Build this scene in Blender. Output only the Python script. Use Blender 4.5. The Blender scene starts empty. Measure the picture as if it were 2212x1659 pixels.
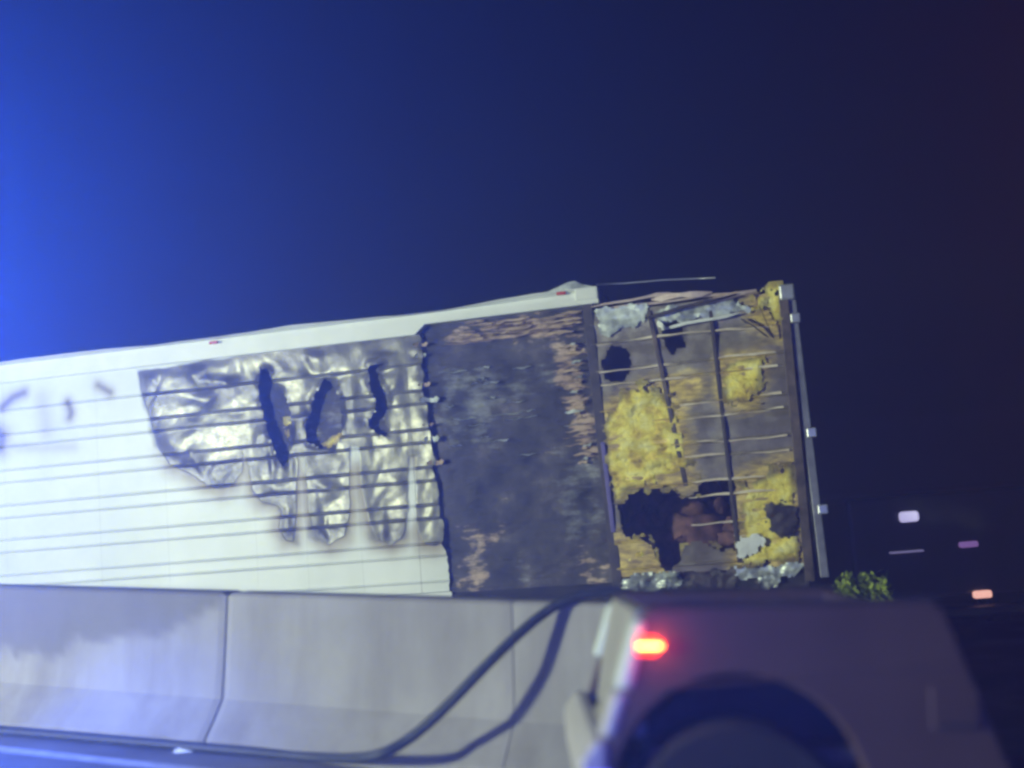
import bpy, bmesh, math, random
import numpy as np
from mathutils import Vector, Matrix
random.seed(4)
RNG = np.random.default_rng(7)
S = bpy.context.scene
COL = S.collection

# ------------------------------------------------------------------ camera
CAM_H, PITCH, ROLL, FPX = 1.75, math.radians(6.66), math.radians(4.5), 2484.0
cd = bpy.data.cameras.new('camera')
cam = bpy.data.objects.new('camera', cd); COL.objects.link(cam)
S.camera = cam
fw = Vector((0, math.cos(PITCH), math.sin(PITCH)))
u0 = Vector((0, -math.sin(PITCH), math.cos(PITCH))); r0 = Vector((1, 0, 0))
cr = r0*math.cos(ROLL) - u0*math.sin(ROLL)
cu = r0*math.sin(ROLL) + u0*math.cos(ROLL)
cam.matrix_world = Matrix(((cr.x, cu.x, -fw.x, 0), (cr.y, cu.y, -fw.y, 0), (cr.z, cu.z, -fw.z, CAM_H), (0, 0, 0, 1)))
cd.sensor_width = 36; cd.lens = 36*FPX/2212; cd.clip_end = 6000; cd.clip_start = 0.05
cd.dof.use_dof = True; cd.dof.focus_distance = 12.2; cd.dof.aperture_fstop = 0.55

# ------------------------------------------------------------------ world: night sky
w = bpy.data.worlds.new('World'); S.world = w; w.use_nodes = True
nt = w.node_tree; bg = nt.nodes['Background']
sky = nt.nodes.new('ShaderNodeTexSky'); sky.sky_type = 'NISHITA'; sky.sun_disc = False
sky.sun_elevation = math.radians(-6.0); sky.sun_rotation = math.radians(250)
nt.links.new(sky.outputs[0], bg.inputs[0]); bg.inputs[1].default_value = 0.05

def lamp(name, kind, loc, energy, color, target=None, **kw):
    l = bpy.data.lights.new(name, kind); l.energy = energy; l.color = color
    for k, v in kw.items(): setattr(l, k, v)
    o = bpy.data.objects.new(name, l); COL.objects.link(o); o.location = loc
    if target is not None:
        o.rotation_euler = (Vector(target)-Vector(loc)).to_track_quat('-Z', 'Y').to_euler()
    return o
# weak moon, the fire crew's flood light (left, out of frame), the police beacons, an added blue ground fill
lamp('moon_light', 'SUN', (0, 0, 30), 0.01, (0.8, 0.85, 1.0), (8, 10, 0), angle=math.radians(0.5))
lamp('flood_light', 'SPOT', (-13.0, 0.4, 3.3), 12000, (0.89, 1.0, 0.68), (0.2, 11.5, 2.3),
     spot_size=math.radians(74), spot_blend=0.5, shadow_soft_size=0.40)
lamp('blue_beacon', 'POINT', (-0.36, 0.50, 1.86), 470, (0.02, 0.11, 1.0), shadow_soft_size=0.03)
lamp('blue_ground_fill', 'SPOT', (-3.75, 6.7, 1.7), 330, (0.02, 0.11, 1.0), (-3.0, 7.6, 0.35), spot_size=math.radians(80), spot_blend=0.8, shadow_soft_size=0.08)  # added blue spot without a known source, brightens the road by the barrier
lamp('red_beacon', 'POINT', (0.62, 0.58, 1.95), 17, (1.0, 0.20, 0.10), shadow_soft_size=0.03)

S.view_settings.view_transform = 'Standard'; S.view_settings.look = 'None'
S.view_settings.exposure = 0.0; S.view_settings.gamma = 1.0; S.view_settings.use_curve_mapping = False
S.render.engine = 'CYCLES'
S.cycles.max_bounces = 6; S.cycles.volume_bounces = 1; S.cycles.diffuse_bounces = 3
S.cycles.filter_width = 2.8
S.cycles.use_denoising = True
S.cycles.sample_clamp_indirect = 4.0

# ------------------------------------------------------------------ photo helpers (2212 x 1659 units) used to lay out real surfaces
CAMP = np.array([0, 0, CAM_H])
def ray(px, py):
    x, y = px-1106.0, -(py-829.5)
    c, s = math.cos(ROLL), math.sin(ROLL)
    x, y = c*x+s*y, -s*x+c*y
    cp, sp = math.cos(PITCH), math.sin(PITCH)
    return np.array([x, cp*FPX-sp*y, sp*FPX+cp*y])
def at_y(px, py, Y):
    r = ray(px, py); return CAMP+r*(Y/r[1])
TA = math.radians(13.0)
TD = np.array([math.cos(TA), -math.sin(TA), 0]); TN = np.array([-math.sin(TA), -math.cos(TA), 0])
TP = np.array([2.648, 11.2, 0.0])
def W(px, py):                     # point of the trailer's side wall: (metres along, height)
    r = ray(px, py); P = CAMP+r*(np.dot(TP-CAMP, TN)/np.dot(r, TN))
    return (float(np.dot(P-TP, TD)), float(P[2]))
def WP(l): return [W(*p) for p in l]

# ------------------------------------------------------------------ numpy noise
PERM = RNG.random((64, 64, 4))
def vnoise(x, y, k=0):
    x = np.asarray(x, float); y = np.asarray(y, float)
    xi = np.floor(x).astype(int); yi = np.floor(y).astype(int)
    fx = x-xi; fy = y-yi
    fx = fx*fx*fx*(fx*(fx*6-15)+10); fy = fy*fy*fy*(fy*(fy*6-15)+10)
    g = lambda a, b: PERM[a % 64, b % 64, k % 4]
    return (g(xi, yi)*(1-fx)+g(xi+1, yi)*fx)*(1-fy)+(g(xi, yi+1)*(1-fx)+g(xi+1, yi+1)*fx)*fy
def fbm(x, y, k=0, o=4, gain=0.5):
    t = 0; a = 1; n = 0
    for i in range(o):
        t = t+a*vnoise(np.asarray(x)*2**i+i*17.3, np.asarray(y)*2**i+i*9.1, k+i); n += a; a *= gain
    return t/n
def sd(u, z, poly):                # signed distance to a polygon, negative inside
    u = np.asarray(u, float); z = np.asarray(z, float)
    d = np.full(u.shape, 1e9); ins = np.zeros(u.shape, bool)
    n = len(poly)
    for i in range(n):
        ax, ay = poly[i]; bx, by = poly[(i+1) % n]
        ex, ey = bx-ax, by-ay
        t = np.clip(((u-ax)*ex+(z-ay)*ey)/(ex*ex+ey*ey+1e-12), 0, 1)
        d = np.minimum(d, np.hypot(u-ax-t*ex, z-ay-t*ey))
        if abs(ey) > 1e-9:
            c = ((ay > z) != (by > z)) & (u < ex*(z-ay)/ey+ax)
            ins ^= c
    return np.where(ins, -d, d)
def sstep(a, b, x):
    t = np.clip((x-a)/(b-a), 0, 1); return t*t*(3-2*t)

# ------------------------------------------------------------------ materials
def mat(name, build):
    m = bpy.data.materials.new(name); m.use_nodes = True
    t = m.node_tree; b = t.nodes['Principled BSDF']
    build(t, b); return m
def N(t, kind, **kw):
    n = t.nodes.new(kind)
    for k, v in kw.items():
        if k.startswith('i_'): n.inputs[k[2:].replace('_', ' ')].default_value = v
        else: setattr(n, k, v)
    return n
def noise(t, scale, detail=5, rough=0.55, vec=None, stretch=None):
    n = N(t, 'ShaderNodeTexNoise', i_Scale=scale, i_Detail=detail, i_Roughness=rough)
    tc = N(t, 'ShaderNodeTexCoord'); out = tc.outputs['Object']
    if stretch:
        mp = N(t, 'ShaderNodeMapping'); mp.inputs['Scale'].default_value = stretch
        t.links.new(out, mp.inputs[0]); out = mp.outputs[0]
    t.links.new(out, n.inputs['Vector']); return n.outputs['Fac']
def ramp(t, fac, stops):
    r = N(t, 'ShaderNodeValToRGB'); e = r.color_ramp.elements
    while len(e) < len(stops): e.new(0.5)
    for i, (p, c) in enumerate(stops):
        e[i].position = p; e[i].color = (c[0], c[1], c[2], 1)
    t.links.new(fac, r.inputs[0]); return r.outputs[0]
def mix(t, fac, a, b):
    m = N(t, 'ShaderNodeMix', data_type='RGBA')
    for s, v in ((m.inputs[0], fac), (m.inputs[6], a), (m.inputs[7], b)):
        if hasattr(v, 'is_linked'): t.links.new(v, s)
        elif isinstance(v, tuple): s.default_value = (v[0], v[1], v[2], 1)
        else: s.default_value = v
    return m.outputs[2]
def math_(t, op, a, b=0.0, c=0.0, clamp=False):
    m = N(t, 'ShaderNodeMath', operation=op, use_clamp=clamp)
    for s, v in zip(m.inputs, (a, b, c)):
        if hasattr(v, 'is_linked'): t.links.new(v, s)
        else: s.default_value = v
    return m.outputs[0]
def attr(t, name):
    return N(t, 'ShaderNodeAttribute', attribute_name=name).outputs['Fac']
def bump(t, b, h, dist=0.01, strength=0.5):
    n = N(t, 'ShaderNodeBump'); n.inputs['Strength'].default_value = strength; n.inputs['Distance'].default_value = dist
    t.links.new(h, n.inputs['Height']); t.links.new(n.outputs[0], b.inputs['Normal'])

def m_sheet(t, b):
    n1 = noise(t, 5.0, 6, 0.6); n2 = noise(t, 1.3, 4); n3 = noise(t, 22, 4)
    burn = attr(t, 'burn'); soot = attr(t, 'soot'); scorch = attr(t, 'scorch')
    edge = math_(t, 'ADD', burn, math_(t, 'MULTIPLY', math_(t, 'SUBTRACT', n1, 0.5), 0.45))
    bare = math_(t, 'MULTIPLY', math_(t, 'SUBTRACT', edge, 0.42), 5.0, clamp=True)
    paint = ramp(t, n2, [(0.3, (0.66, 0.70, 0.67)), (0.7, (0.76, 0.79, 0.76))])
    paint = mix(t, math_(t, 'MULTIPLY', noise(t, 2.0, 5, 0.6, stretch=(1.6, 1, 0.25)), 0.22), paint, (0.38, 0.37, 0.31))
    paint = mix(t, scorch, paint, (0.24, 0.19, 0.10))
    metal = ramp(t, n1, [(0.30, (0.07, 0.067, 0.055)), (0.48, (0.15, 0.145, 0.115)), (0.68, (0.27, 0.26, 0.20))])
    col = mix(t, bare, paint, metal)
    sf = math_(t, 'ADD', soot, math_(t, 'MULTIPLY', math_(t, 'SUBTRACT', n1, 0.5), 0.35))
    sf = math_(t, 'MULTIPLY', math_(t, 'SUBTRACT', sf, 0.2), 1.6, clamp=True)
    col = mix(t, sf, col, ramp(t, n2, [(0.35, (0.018, 0.017, 0.020)), (0.65, (0.045, 0.037, 0.034))]))
    t.links.new(col, b.inputs['Base Color'])
    t.links.new(math_(t, 'MULTIPLY', math_(t, 'MULTIPLY', bare, 0.30), math_(t, 'SUBTRACT', 1.0, math_(t, 'MULTIPLY', sf, 0.8))), b.inputs['Metallic'])
    t.links.new(math_(t, 'ADD', math_(t, 'MULTIPLY', n3, 0.22), math_(t, 'SUBTRACT', 0.34, math_(t, 'MULTIPLY', bare, 0.08))), b.inputs['Roughness'])
    bump(t, b, math_(t, 'MULTIPLY', n1, math_(t, 'ADD', bare, 0.02)), 0.015, 0.4)
M = {}
M['sheet'] = mat('trailer_sheet', m_sheet)
def m_rear(t, b):
    n1 = noise(t, 4.0, 6, 0.62); n2 = noise(t, 1.1, 4); n3 = noise(t, 14, 5, 0.6, stretch=(0.6, 1, 1.8))
    soot = attr(t, 'soot'); gold = attr(t, 'gold')
    col = ramp(t, n1, [(0.30, (0.09, 0.078, 0.062)), (0.5, (0.23, 0.20, 0.16)), (0.70, (0.44, 0.40, 0.31))])
    g = math_(t, 'ADD', gold, math_(t, 'MULTIPLY', math_(t, 'SUBTRACT', n3, 0.5), 0.9))
    g = math_(t, 'MULTIPLY', math_(t, 'SUBTRACT', g, 0.25), 1.6, clamp=True)
    col = mix(t, g, col, ramp(t, n3, [(0.35, (0.34, 0.22, 0.06)), (0.65, (0.72, 0.56, 0.14))]))
    sf = math_(t, 'MULTIPLY', math_(t, 'SUBTRACT', math_(t, 'ADD', soot, math_(t, 'MULTIPLY', math_(t, 'SUBTRACT', n1, 0.5), 0.7)), 0.25), 1.5, clamp=True)
    col = mix(t, sf, col, ramp(t, n2, [(0.35, (0.035, 0.032, 0.035)), (0.65, (0.10, 0.068, 0.05))]))
    t.links.new(col, b.inputs['Base Color']); b.inputs['Metallic'].default_value = 0.15
    b.inputs['Roughness'].default_value = 0.42; bump(t, b, n3, 0.015, 0.4)
M['rear'] = mat('burnt_rear_sheet', m_rear)

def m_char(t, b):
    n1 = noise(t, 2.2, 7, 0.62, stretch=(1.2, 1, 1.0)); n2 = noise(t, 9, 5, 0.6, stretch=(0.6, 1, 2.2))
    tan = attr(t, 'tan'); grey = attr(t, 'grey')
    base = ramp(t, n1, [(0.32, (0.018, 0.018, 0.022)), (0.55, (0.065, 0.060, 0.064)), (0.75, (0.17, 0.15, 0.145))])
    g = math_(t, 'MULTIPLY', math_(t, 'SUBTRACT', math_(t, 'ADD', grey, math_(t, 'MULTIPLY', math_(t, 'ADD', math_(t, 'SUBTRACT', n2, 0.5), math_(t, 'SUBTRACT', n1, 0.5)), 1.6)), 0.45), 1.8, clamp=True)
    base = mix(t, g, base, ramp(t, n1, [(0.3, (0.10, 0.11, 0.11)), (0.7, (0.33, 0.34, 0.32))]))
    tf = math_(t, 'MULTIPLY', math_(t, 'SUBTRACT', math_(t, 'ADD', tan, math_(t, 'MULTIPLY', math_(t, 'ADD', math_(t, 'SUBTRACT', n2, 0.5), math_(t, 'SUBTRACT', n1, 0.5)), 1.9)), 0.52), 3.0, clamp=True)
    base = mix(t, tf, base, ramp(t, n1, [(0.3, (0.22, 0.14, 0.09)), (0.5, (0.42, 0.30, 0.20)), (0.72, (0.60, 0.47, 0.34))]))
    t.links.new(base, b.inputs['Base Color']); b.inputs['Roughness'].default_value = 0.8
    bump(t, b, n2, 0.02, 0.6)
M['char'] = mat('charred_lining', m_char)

def m_foam(t, b):
    n1 = noise(t, 6, 6, 0.6); n2 = noise(t, 25, 4)
    col = ramp(t, n1, [(0.28, (0.26, 0.17, 0.04)), (0.40, (0.68, 0.52, 0.08)), (0.50, (0.86, 0.74, 0.12)), (0.70, (0.90, 0.85, 0.36))])
    col = mix(t, math_(t, 'MULTIPLY', attr(t, 'soot'), 0.9), col, (0.12, 0.085, 0.05))
    t.links.new(col, b.inputs['Base Color']); b.inputs['Roughness'].default_value = 0.75
    bump(t, b, n2, 0.03, 0.8)
M['foam'] = mat('insulation_foam', m_foam)

def simple(name, c0, c1, scale=6, rough=0.6, metal=0.0, bmp=0.3, stretch=None, coat=0.0):
    def f(t, b):
        n1 = noise(t, scale, 5, 0.6, stretch=stretch)
        t.links.new(ramp(t, n1, [(0.3, c0), (0.7, c1)]), b.inputs['Base Color'])
        b.inputs['Roughness'].default_value = rough; b.inputs['Metallic'].default_value = metal
        b.inputs['Coat Weight'].default_value = coat; b.inputs['Coat Roughness'].default_value = 0.08
        if bmp: bump(t, b, n1, 0.01, bmp)
    return mat(name, f)
M['rail'] = simple('white_rail', (0.68, 0.71, 0.68), (0.78, 0.80, 0.77), 3, 0.4)
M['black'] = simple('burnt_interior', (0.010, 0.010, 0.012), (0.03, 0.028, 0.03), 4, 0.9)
M['dark_post'] = simple('sooty_post', (0.02, 0.017, 0.02), (0.07, 0.055, 0.05), 9, 0.6, 0.2)
M['brown_post'] = simple('rusty_post', (0.025, 0.02, 0.02), (0.16, 0.12, 0.095), 7, 0.6, 0.2)
M['violet'] = simple('violet_trim_paint', (0.06, 0.05, 0.20), (0.14, 0.11, 0.36), 9, 0.5)
M['dull_steel'] = simple('smoked_steel', (0.12, 0.12, 0.14), (0.26, 0.26, 0.30), 5, 0.5, 0.3)
M['steel'] = simple('bare_steel', (0.35, 0.36, 0.38), (0.55, 0.56, 0.58), 8, 0.4, 0.6)
M['wood'] = simple('split_wood', (0.12, 0.08, 0.05), (0.62, 0.47, 0.31), 9, 0.75, 0, 0.5, (0.5, 1, 4))
M['cargo'] = simple('burnt_cargo', (0.03, 0.02, 0.025), (0.26, 0.13, 0.10), 5, 0.85, 0, 0.8)
M['cream'] = simple('cream_rib_highlight', (0.48, 0.38, 0.28), (0.86, 0.78, 0.62), 6, 0.45)  # pale rib tone with the bright highlight put into the colour
M['pink'] = simple('bent_strip_paint', (0.42, 0.30, 0.25), (0.66, 0.55, 0.50), 9, 0.5, 0.1)
M['crumple'] = simple('crumpled_aluminium', (0.14, 0.15, 0.15), (0.74, 0.80, 0.76), 5.5, 0.42, 0.35, 0.5)
M['redlens'] = simple('red_marker_lens', (0.45, 0.05, 0.03), (0.55, 0.08, 0.05), 20, 0.25, 0, 0)
M['tyre'] = simple('tyre_rubber', (0.008, 0.008, 0.009), (0.016, 0.016, 0.016), 15, 0.9)
M['rim'] = simple('wheel_rim', (0.10, 0.10, 0.11), (0.18, 0.18, 0.19), 8, 0.4, 0.7)
M['paint_dark'] = simple('dark_truck_paint', (0.078, 0.050, 0.033), (0.10, 0.064, 0.042), 2.5, 0.38, 0.1, 0.0, None, 0.5)
M['tailgate'] = simple('tailgate_paint', (0.22, 0.21, 0.20), (0.28, 0.27, 0.25), 4, 0.5)
M['bumper'] = simple('bumper_metal', (0.38, 0.36, 0.36), (0.50, 0.48, 0.48), 4, 0.45, 0.3, 0.05)
M['plastic'] = simple('black_plastic', (0.02, 0.02, 0.022), (0.035, 0.035, 0.036), 12, 0.6)
M['glass'] = simple('dark_glass', (0.01, 0.012, 0.015), (0.015, 0.017, 0.02), 3, 0.08, 0, 0)
M['hose'] = simple('hose_jacket', (0.016, 0.020, 0.030), (0.035, 0.042, 0.060), 30, 0.6, 0, 0.4)
M['coach'] = simple('far_truck_paint', (0.015, 0.015, 0.02), (0.03, 0.03, 0.035), 3, 0.35)

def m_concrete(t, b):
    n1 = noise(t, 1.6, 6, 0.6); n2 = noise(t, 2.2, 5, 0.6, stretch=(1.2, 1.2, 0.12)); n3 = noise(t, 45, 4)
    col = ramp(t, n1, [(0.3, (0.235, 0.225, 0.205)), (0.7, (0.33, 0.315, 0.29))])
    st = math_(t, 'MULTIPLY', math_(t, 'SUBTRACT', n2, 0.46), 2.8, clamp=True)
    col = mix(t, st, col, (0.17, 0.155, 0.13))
    dark_top = math_(t, 'MULTIPLY', attr(t, 'dark_top'), 0.8)
    col = mix(t, dark_top, col, (0.12, 0.115, 0.115))
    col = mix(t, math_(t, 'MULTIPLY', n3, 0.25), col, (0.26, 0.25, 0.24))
    t.links.new(col, b.inputs['Base Color']); b.inputs['Roughness'].default_value = 0.85
    bump(t, b, math_(t, 'ADD', n3, n1), 0.006, 0.5)
M['concrete'] = mat('barrier_concrete', m_concrete)
def m_asphalt(t, b):
    n1 = noise(t, 0.5, 6); n2 = noise(t, 60, 3)
    col = mix(t, math_(t, 'MULTIPLY', n2, 0.5), ramp(t, n1, [(0.3, (0.035, 0.035, 0.037)), (0.7, (0.065, 0.064, 0.062))]), (0.10, 0.098, 0.095))
    t.links.new(col, b.inputs['Base Color'])
    t.links.new(ramp(t, n1, [(0.4, (0.35, 0.35, 0.35)), (0.6, (0.75, 0.75, 0.75))]), b.inputs['Roughness'])
    bump(t, b, n2, 0.01, 0.6)
M['asphalt'] = mat('asphalt', m_asphalt)
M['shoulder'] = simple('concrete_pavement', (0.13, 0.128, 0.125), (0.24, 0.235, 0.225), 1.7, 0.7, 0, 0.4)
M['paintline'] = simple('road_line_paint', (0.45, 0.45, 0.44), (0.75, 0.75, 0.73), 12, 0.6)
M['earth'] = simple('verge_earth', (0.03, 0.035, 0.02), (0.07, 0.07, 0.045), 2, 0.95)
def glow(name, c, s):
    def f(t, b):
        b.inputs['Base Color'].default_value = (*c, 1)
        b.inputs['Emission Color'].default_value = (*c, 1); b.inputs['Emission Strength'].default_value = s
        b.inputs['Roughness'].default_value = 0.25
    return mat(name, f)
M['tail_glow'] = glow('lit_tail_lens', (1.0, 0.06, 0.01), 3.0)
M['tail_core'] = glow('lit_tail_element', (1.0, 0.50, 0.10), 13.0)
M['lamp_white'] = glow('lit_white_lens', (0.66, 0.62, 0.95), 0.75)
M['lamp_lilac'] = glow('lit_lilac_lens', (0.42, 0.22, 0.60), 0.42)
M['lamp_amber'] = glow('lit_amber_lens', (1.0, 0.52, 0.40), 1.0)
M['streak_glow'] = glow('reflected_streak', (0.40, 0.36, 0.62), 0.35)  # glow standing in for a reflection on the truck body
M['reflector_glow'] = glow('blue_reflector_glow', (0.14, 0.16, 1.0), 1.1)  # passive reflector catching blue light, its shine put in as emission
M['clear'] = simple('clear_lens', (0.62, 0.68, 0.60), (0.75, 0.80, 0.74), 25, 0.2, 0.2, 0)
def m_leaf(t, b):
    n1 = noise(t, 9, 3)
    t.links.new(ramp(t, n1, [(0.3, (0.22, 0.30, 0.03)), (0.7, (0.46, 0.56, 0.08))]), b.inputs['Base Color']); b.inputs['Roughness'].default_value = 0.55
M['leaf'] = mat('shrub_leaf', m_leaf)

# ------------------------------------------------------------------ object helpers
def tag(o, label=None, cat=None, group=None, kind=None):
    if label: o['label'] = label
    if cat: o['category'] = cat
    if group: o['group'] = group
    if kind: o['kind'] = kind
    return o
def empty(name, loc=(0, 0, 0), rot=(0, 0, 0)):
    o = bpy.data.objects.new(name, None); COL.objects.link(o); o.location = loc; o.rotation_euler = rot; return o
def link(name, me, m, parent=None, smooth=False):
    o = bpy.data.objects.new(name, me); COL.objects.link(o)
    if m: me.materials.append(M[m] if isinstance(m, str) else m)
    if parent: o.parent = parent
    if smooth:
        me.polygons.foreach_set('use_smooth', [True]*len(me.polygons))
    return o
def from_py(name, vs, fs, m, parent=None, smooth=False, attrs=None):
    me = bpy.data.meshes.new(name); me.from_pydata([tuple(v) for v in vs], [], fs)
    for k, a in (attrs or {}).items():
        at = me.attributes.new(k, 'FLOAT', 'POINT'); at.data.foreach_set('value', np.asarray(a, dtype=np.float32).ravel())
    me.update(); return link(name, me, m, parent, smooth)
def box(name, lo, hi, m, parent=None, bev=0.0):
    bm = bmesh.new(); bmesh.ops.create_cube(bm, size=1)
    for v in bm.verts:
        v.co = Vector([lo[i]+(v.co[i]+0.5)*(hi[i]-lo[i]) for i in range(3)])
    if bev: bmesh.ops.bevel(bm, geom=bm.edges[:], offset=bev, segments=2, affect='EDGES', profile=0.5)
    me = bpy.data.meshes.new(name); bm.to_mesh(me); bm.free()
    return link(name, me, m, parent)
def tube(name, pts, r, m, parent=None, seg=10, closed_ends=True):
    pts = [Vector(p) for p in pts]; vs = []; fs = []
    rr = r if hasattr(r, '__len__') else [r]*len(pts)
    up = Vector((0.123, 0.456, 0.88)).normalized()
    for i, p in enumerate(pts):
        tdir = (pts[min(i+1, len(pts)-1)]-pts[max(i-1, 0)]).normalized()
        a = tdir.cross(up).normalized(); b_ = tdir.cross(a)
        for k in range(seg):
            q = 2*math.pi*k/seg; vs.append(p+(a*math.cos(q)+b_*math.sin(q))*rr[i])
    for i in range(len(pts)-1):
        for k in range(seg):
            k2 = (k+1) % seg; fs.append((i*seg+k, i*seg+k2, (i+1)*seg+k2, (i+1)*seg+k))
    fs.append(tuple(range(seg))); fs.append(tuple(range(len(vs)-seg, len(vs)))[::-1])
    return from_py(name, vs, fs, m, parent, True)
def prism(name, poly, y0, y1, m, parent=None, bev=0.0, axis='y'):
    bm = bmesh.new()
    f = bm.faces.new([bm.verts.new((p[0], y0, p[1])) for p in poly])
    r = bmesh.ops.extrude_face_region(bm, geom=[f])
    for v in r['geom']:
        if isinstance(v, bmesh.types.BMVert): v.co.y = y1
    bmesh.ops.recalc_face_normals(bm, faces=bm.faces[:])
    if bev: bmesh.ops.bevel(bm, geom=bm.edges[:], offset=bev, segments=2, affect='EDGES', profile=0.5)
    me = bpy.data.meshes.new(name); bm.to_mesh(me); bm.free()
    return link(name, me, m, parent)
def spline(pts, n=10):             # Catmull-Rom through 3-D points
    P = [np.array(p, float) for p in pts]; P = [2*P[0]-P[1]]+P+[2*P[-1]-P[-2]]; out = []
    for i in range(1, len(P)-2):
        for k in range(n):
            t = k/n
            out.append(0.5*((2*P[i])+(-P[i-1]+P[i+1])*t+(2*P[i-1]-5*P[i]+4*P[i+1]-P[i+2])*t*t+(-P[i-1]+3*P[i]-3*P[i+1]+P[i+2])*t**3))
    out.append(P[-2]); return out

# ================================================================== GROUND
BA = at_y(0, 1267, 8.9); BB = at_y(1320, 1305, 6.9)       # top front edge of the barrier
BH = 1.01
gB = (BB[2]-BA[2])/(BB[0]-BA[0]); gZ = BB[2]-BH-gB*BB[0]  # banked road: z = gZ + gB*x
def road_z(x): return gZ+gB*x
bd = (BB-BA)[:2]; BL = float(np.linalg.norm(bd)); bd = bd/BL; bn = np.array([bd[1], -bd[0]])
slope = (BB[2]-BA[2])/BL
def bpt(s, off=0.0, h=0.0):       # s metres along the barrier top, off metres towards the road
    return np.array([BA[0]+bd[0]*s+bn[0]*off, BA[1]+bd[1]*s+bn[1]*off, BA[2]+slope*s+h])
# the banked carriageway on the near side of the barrier line, the level one beyond it
def sheet(name, pts, m):
    return tag(from_py(name, pts, [tuple(range(len(pts)))], m), kind='structure')
mid = lambda s: bpt(s, -0.12)[:2]
p1, p2 = mid(-14), mid(14)
near = [(*p1, road_z(p1[0])), (*p2, road_z(p2[0])), (18, -14, road_z(18)), (-16, -14, road_z(-16))]
o = sheet('road', near[::-1], 'shoulder')
far0 = [mid(-14), mid(2.5), mid(7.2), mid(14)]
sheet('far_carriageway', [(-900, far0[0][1], -0.06), (far0[0][0], far0[0][1], -0.06), (*far0[1], -0.06), (*far0[2], -0.06), (*far0[3], -0.06), (900, far0[3][1], -0.06), (900, 900, -0.06), (-900, 900, -0.06)], 'asphalt')
# painted edge line on the shoulder
la, lb = [], []
for s in np.linspace(-4, 5.0, 10):
    for lst, o_ in ((la, 0.72), (lb, 0.86)):
        q = bpt(s, o_); lst.append((q[0], q[1], road_z(q[0])+0.004))
n = len(la)
tag(from_py('edge_line', la+lb, [(i, i+1, n+i+1, n+i) for i in range(n-1)], 'paintline'), kind='structure')

# ================================================================== BARRIER SECTIONS
PROF = [(-0.20, 0.0), (-0.02, 0.0), (0.0, -0.02), (0.03, -0.25), (0.065, -0.50), (0.10, -0.70), (0.20, -0.82), (0.30, -0.93), (0.30, -BH)]
BACK = [(-0.48, -BH), (-0.48, -0.93), (-0.30, -0.70)]
blotch = [(0, 1255), (495, 1255), (482, 1294), (470, 1310), (400, 1342), (370, 1362), (345, 1374), (320, 1372), (300, 1366), (260, 1372), (235, 1382), (205, 1385), (175, 1370), (160, 1380), (150, 1408), (120, 1420), (90, 1398), (60, 1412), (48, 1420), (30, 1390), (0, 1400)]  # outline of the darker ragged area along the barrier top
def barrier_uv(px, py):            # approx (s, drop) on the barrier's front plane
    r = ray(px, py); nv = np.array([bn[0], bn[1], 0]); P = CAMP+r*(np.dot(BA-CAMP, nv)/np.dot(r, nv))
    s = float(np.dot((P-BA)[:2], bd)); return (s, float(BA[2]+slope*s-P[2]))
BLOTCH = [barrier_uv(*p) for p in blotch]
def barrier(s0, s1, label, blotched=False, ch=(0.012, 0.012)):
    ring = PROF+BACK[::-1] if False else PROF+[(-0.48, -BH), (-0.48, -0.93), (-0.30, -0.70)]
    # refine front face
    pr = []
    for i in range(len(ring)-1):
        a, b = ring[i], ring[i+1]; k = max(1, int(math.hypot(b[0]-a[0], b[1]-a[1])/0.05)) if i < len(PROF)-1 else 1
        pr += [(a[0]+(b[0]-a[0])*j/k, a[1]+(b[1]-a[1])*j/k) for j in range(k)]
    pr.append(ring[-1])
    ns = max(2, int((s1-s0)/0.05)); m = len(pr); vs = []; dark_top = []
    for i in range(ns+1):
        s = s0+(s1-s0)*i/ns
        e = ch[0] if i == 0 else ch[1] if i == ns else 0.0
        for (o_, d_) in pr:
            chip = 0.006*float(fbm(s*6, d_*6, 1, 2)-0.5)
            q = bpt(s, o_-e+chip, d_-(e if d_ > -0.01 else 0)); vs.append(q)
    ss = np.repeat(np.linspace(s0, s1, ns+1), m); dd = np.tile(np.array([-d for _, d in pr]), ns+1)
    if blotched:
        dist = sd(ss, dd, BLOTCH)+0.04*(fbm(ss*5, dd*5, 2, 3)-0.5); dark_topv = 1-sstep(-0.02, 0.03, dist)
    else: dark_topv = np.zeros(len(vs))
    fs = []
    for i in range(ns):
        for k in range(m):
            k2 = (k+1) % m; fs.append((i*m+k, i*m+k2, (i+1)*m+k2, (i+1)*m+k))
    fs.append(tuple(range(m))[::-1]); fs.append(tuple(range(ns*m, ns*m+m)))
    base = bpt((s0+s1)/2, -0.1, -BH)
    vs = [v-base for v in vs]
    o = from_py('concrete_barrier', vs, fs, 'concrete', None, False, {'dark_top': dark_topv}); o.location = base
    tag(o, label, 'barrier', 'precast concrete barrier sections between the carriageways'); return o
J1 = barrier_uv(488, 1285)[0]; J2 = barrier_uv(1105, 1299)[0]
barrier(-3.6, J1-0.009, 'pale concrete barrier section with a ragged dark blotch along its top', True)
barrier(J1+0.009, J2-0.004, 'plain pale concrete barrier section right of the blotched one, under the hose', False, (0.012, 0.003))
barrier(J2+0.004, J2+1.95, 'concrete barrier section partly hidden behind the tail of the dark pickup', False, (0.003, 0.012))

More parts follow.
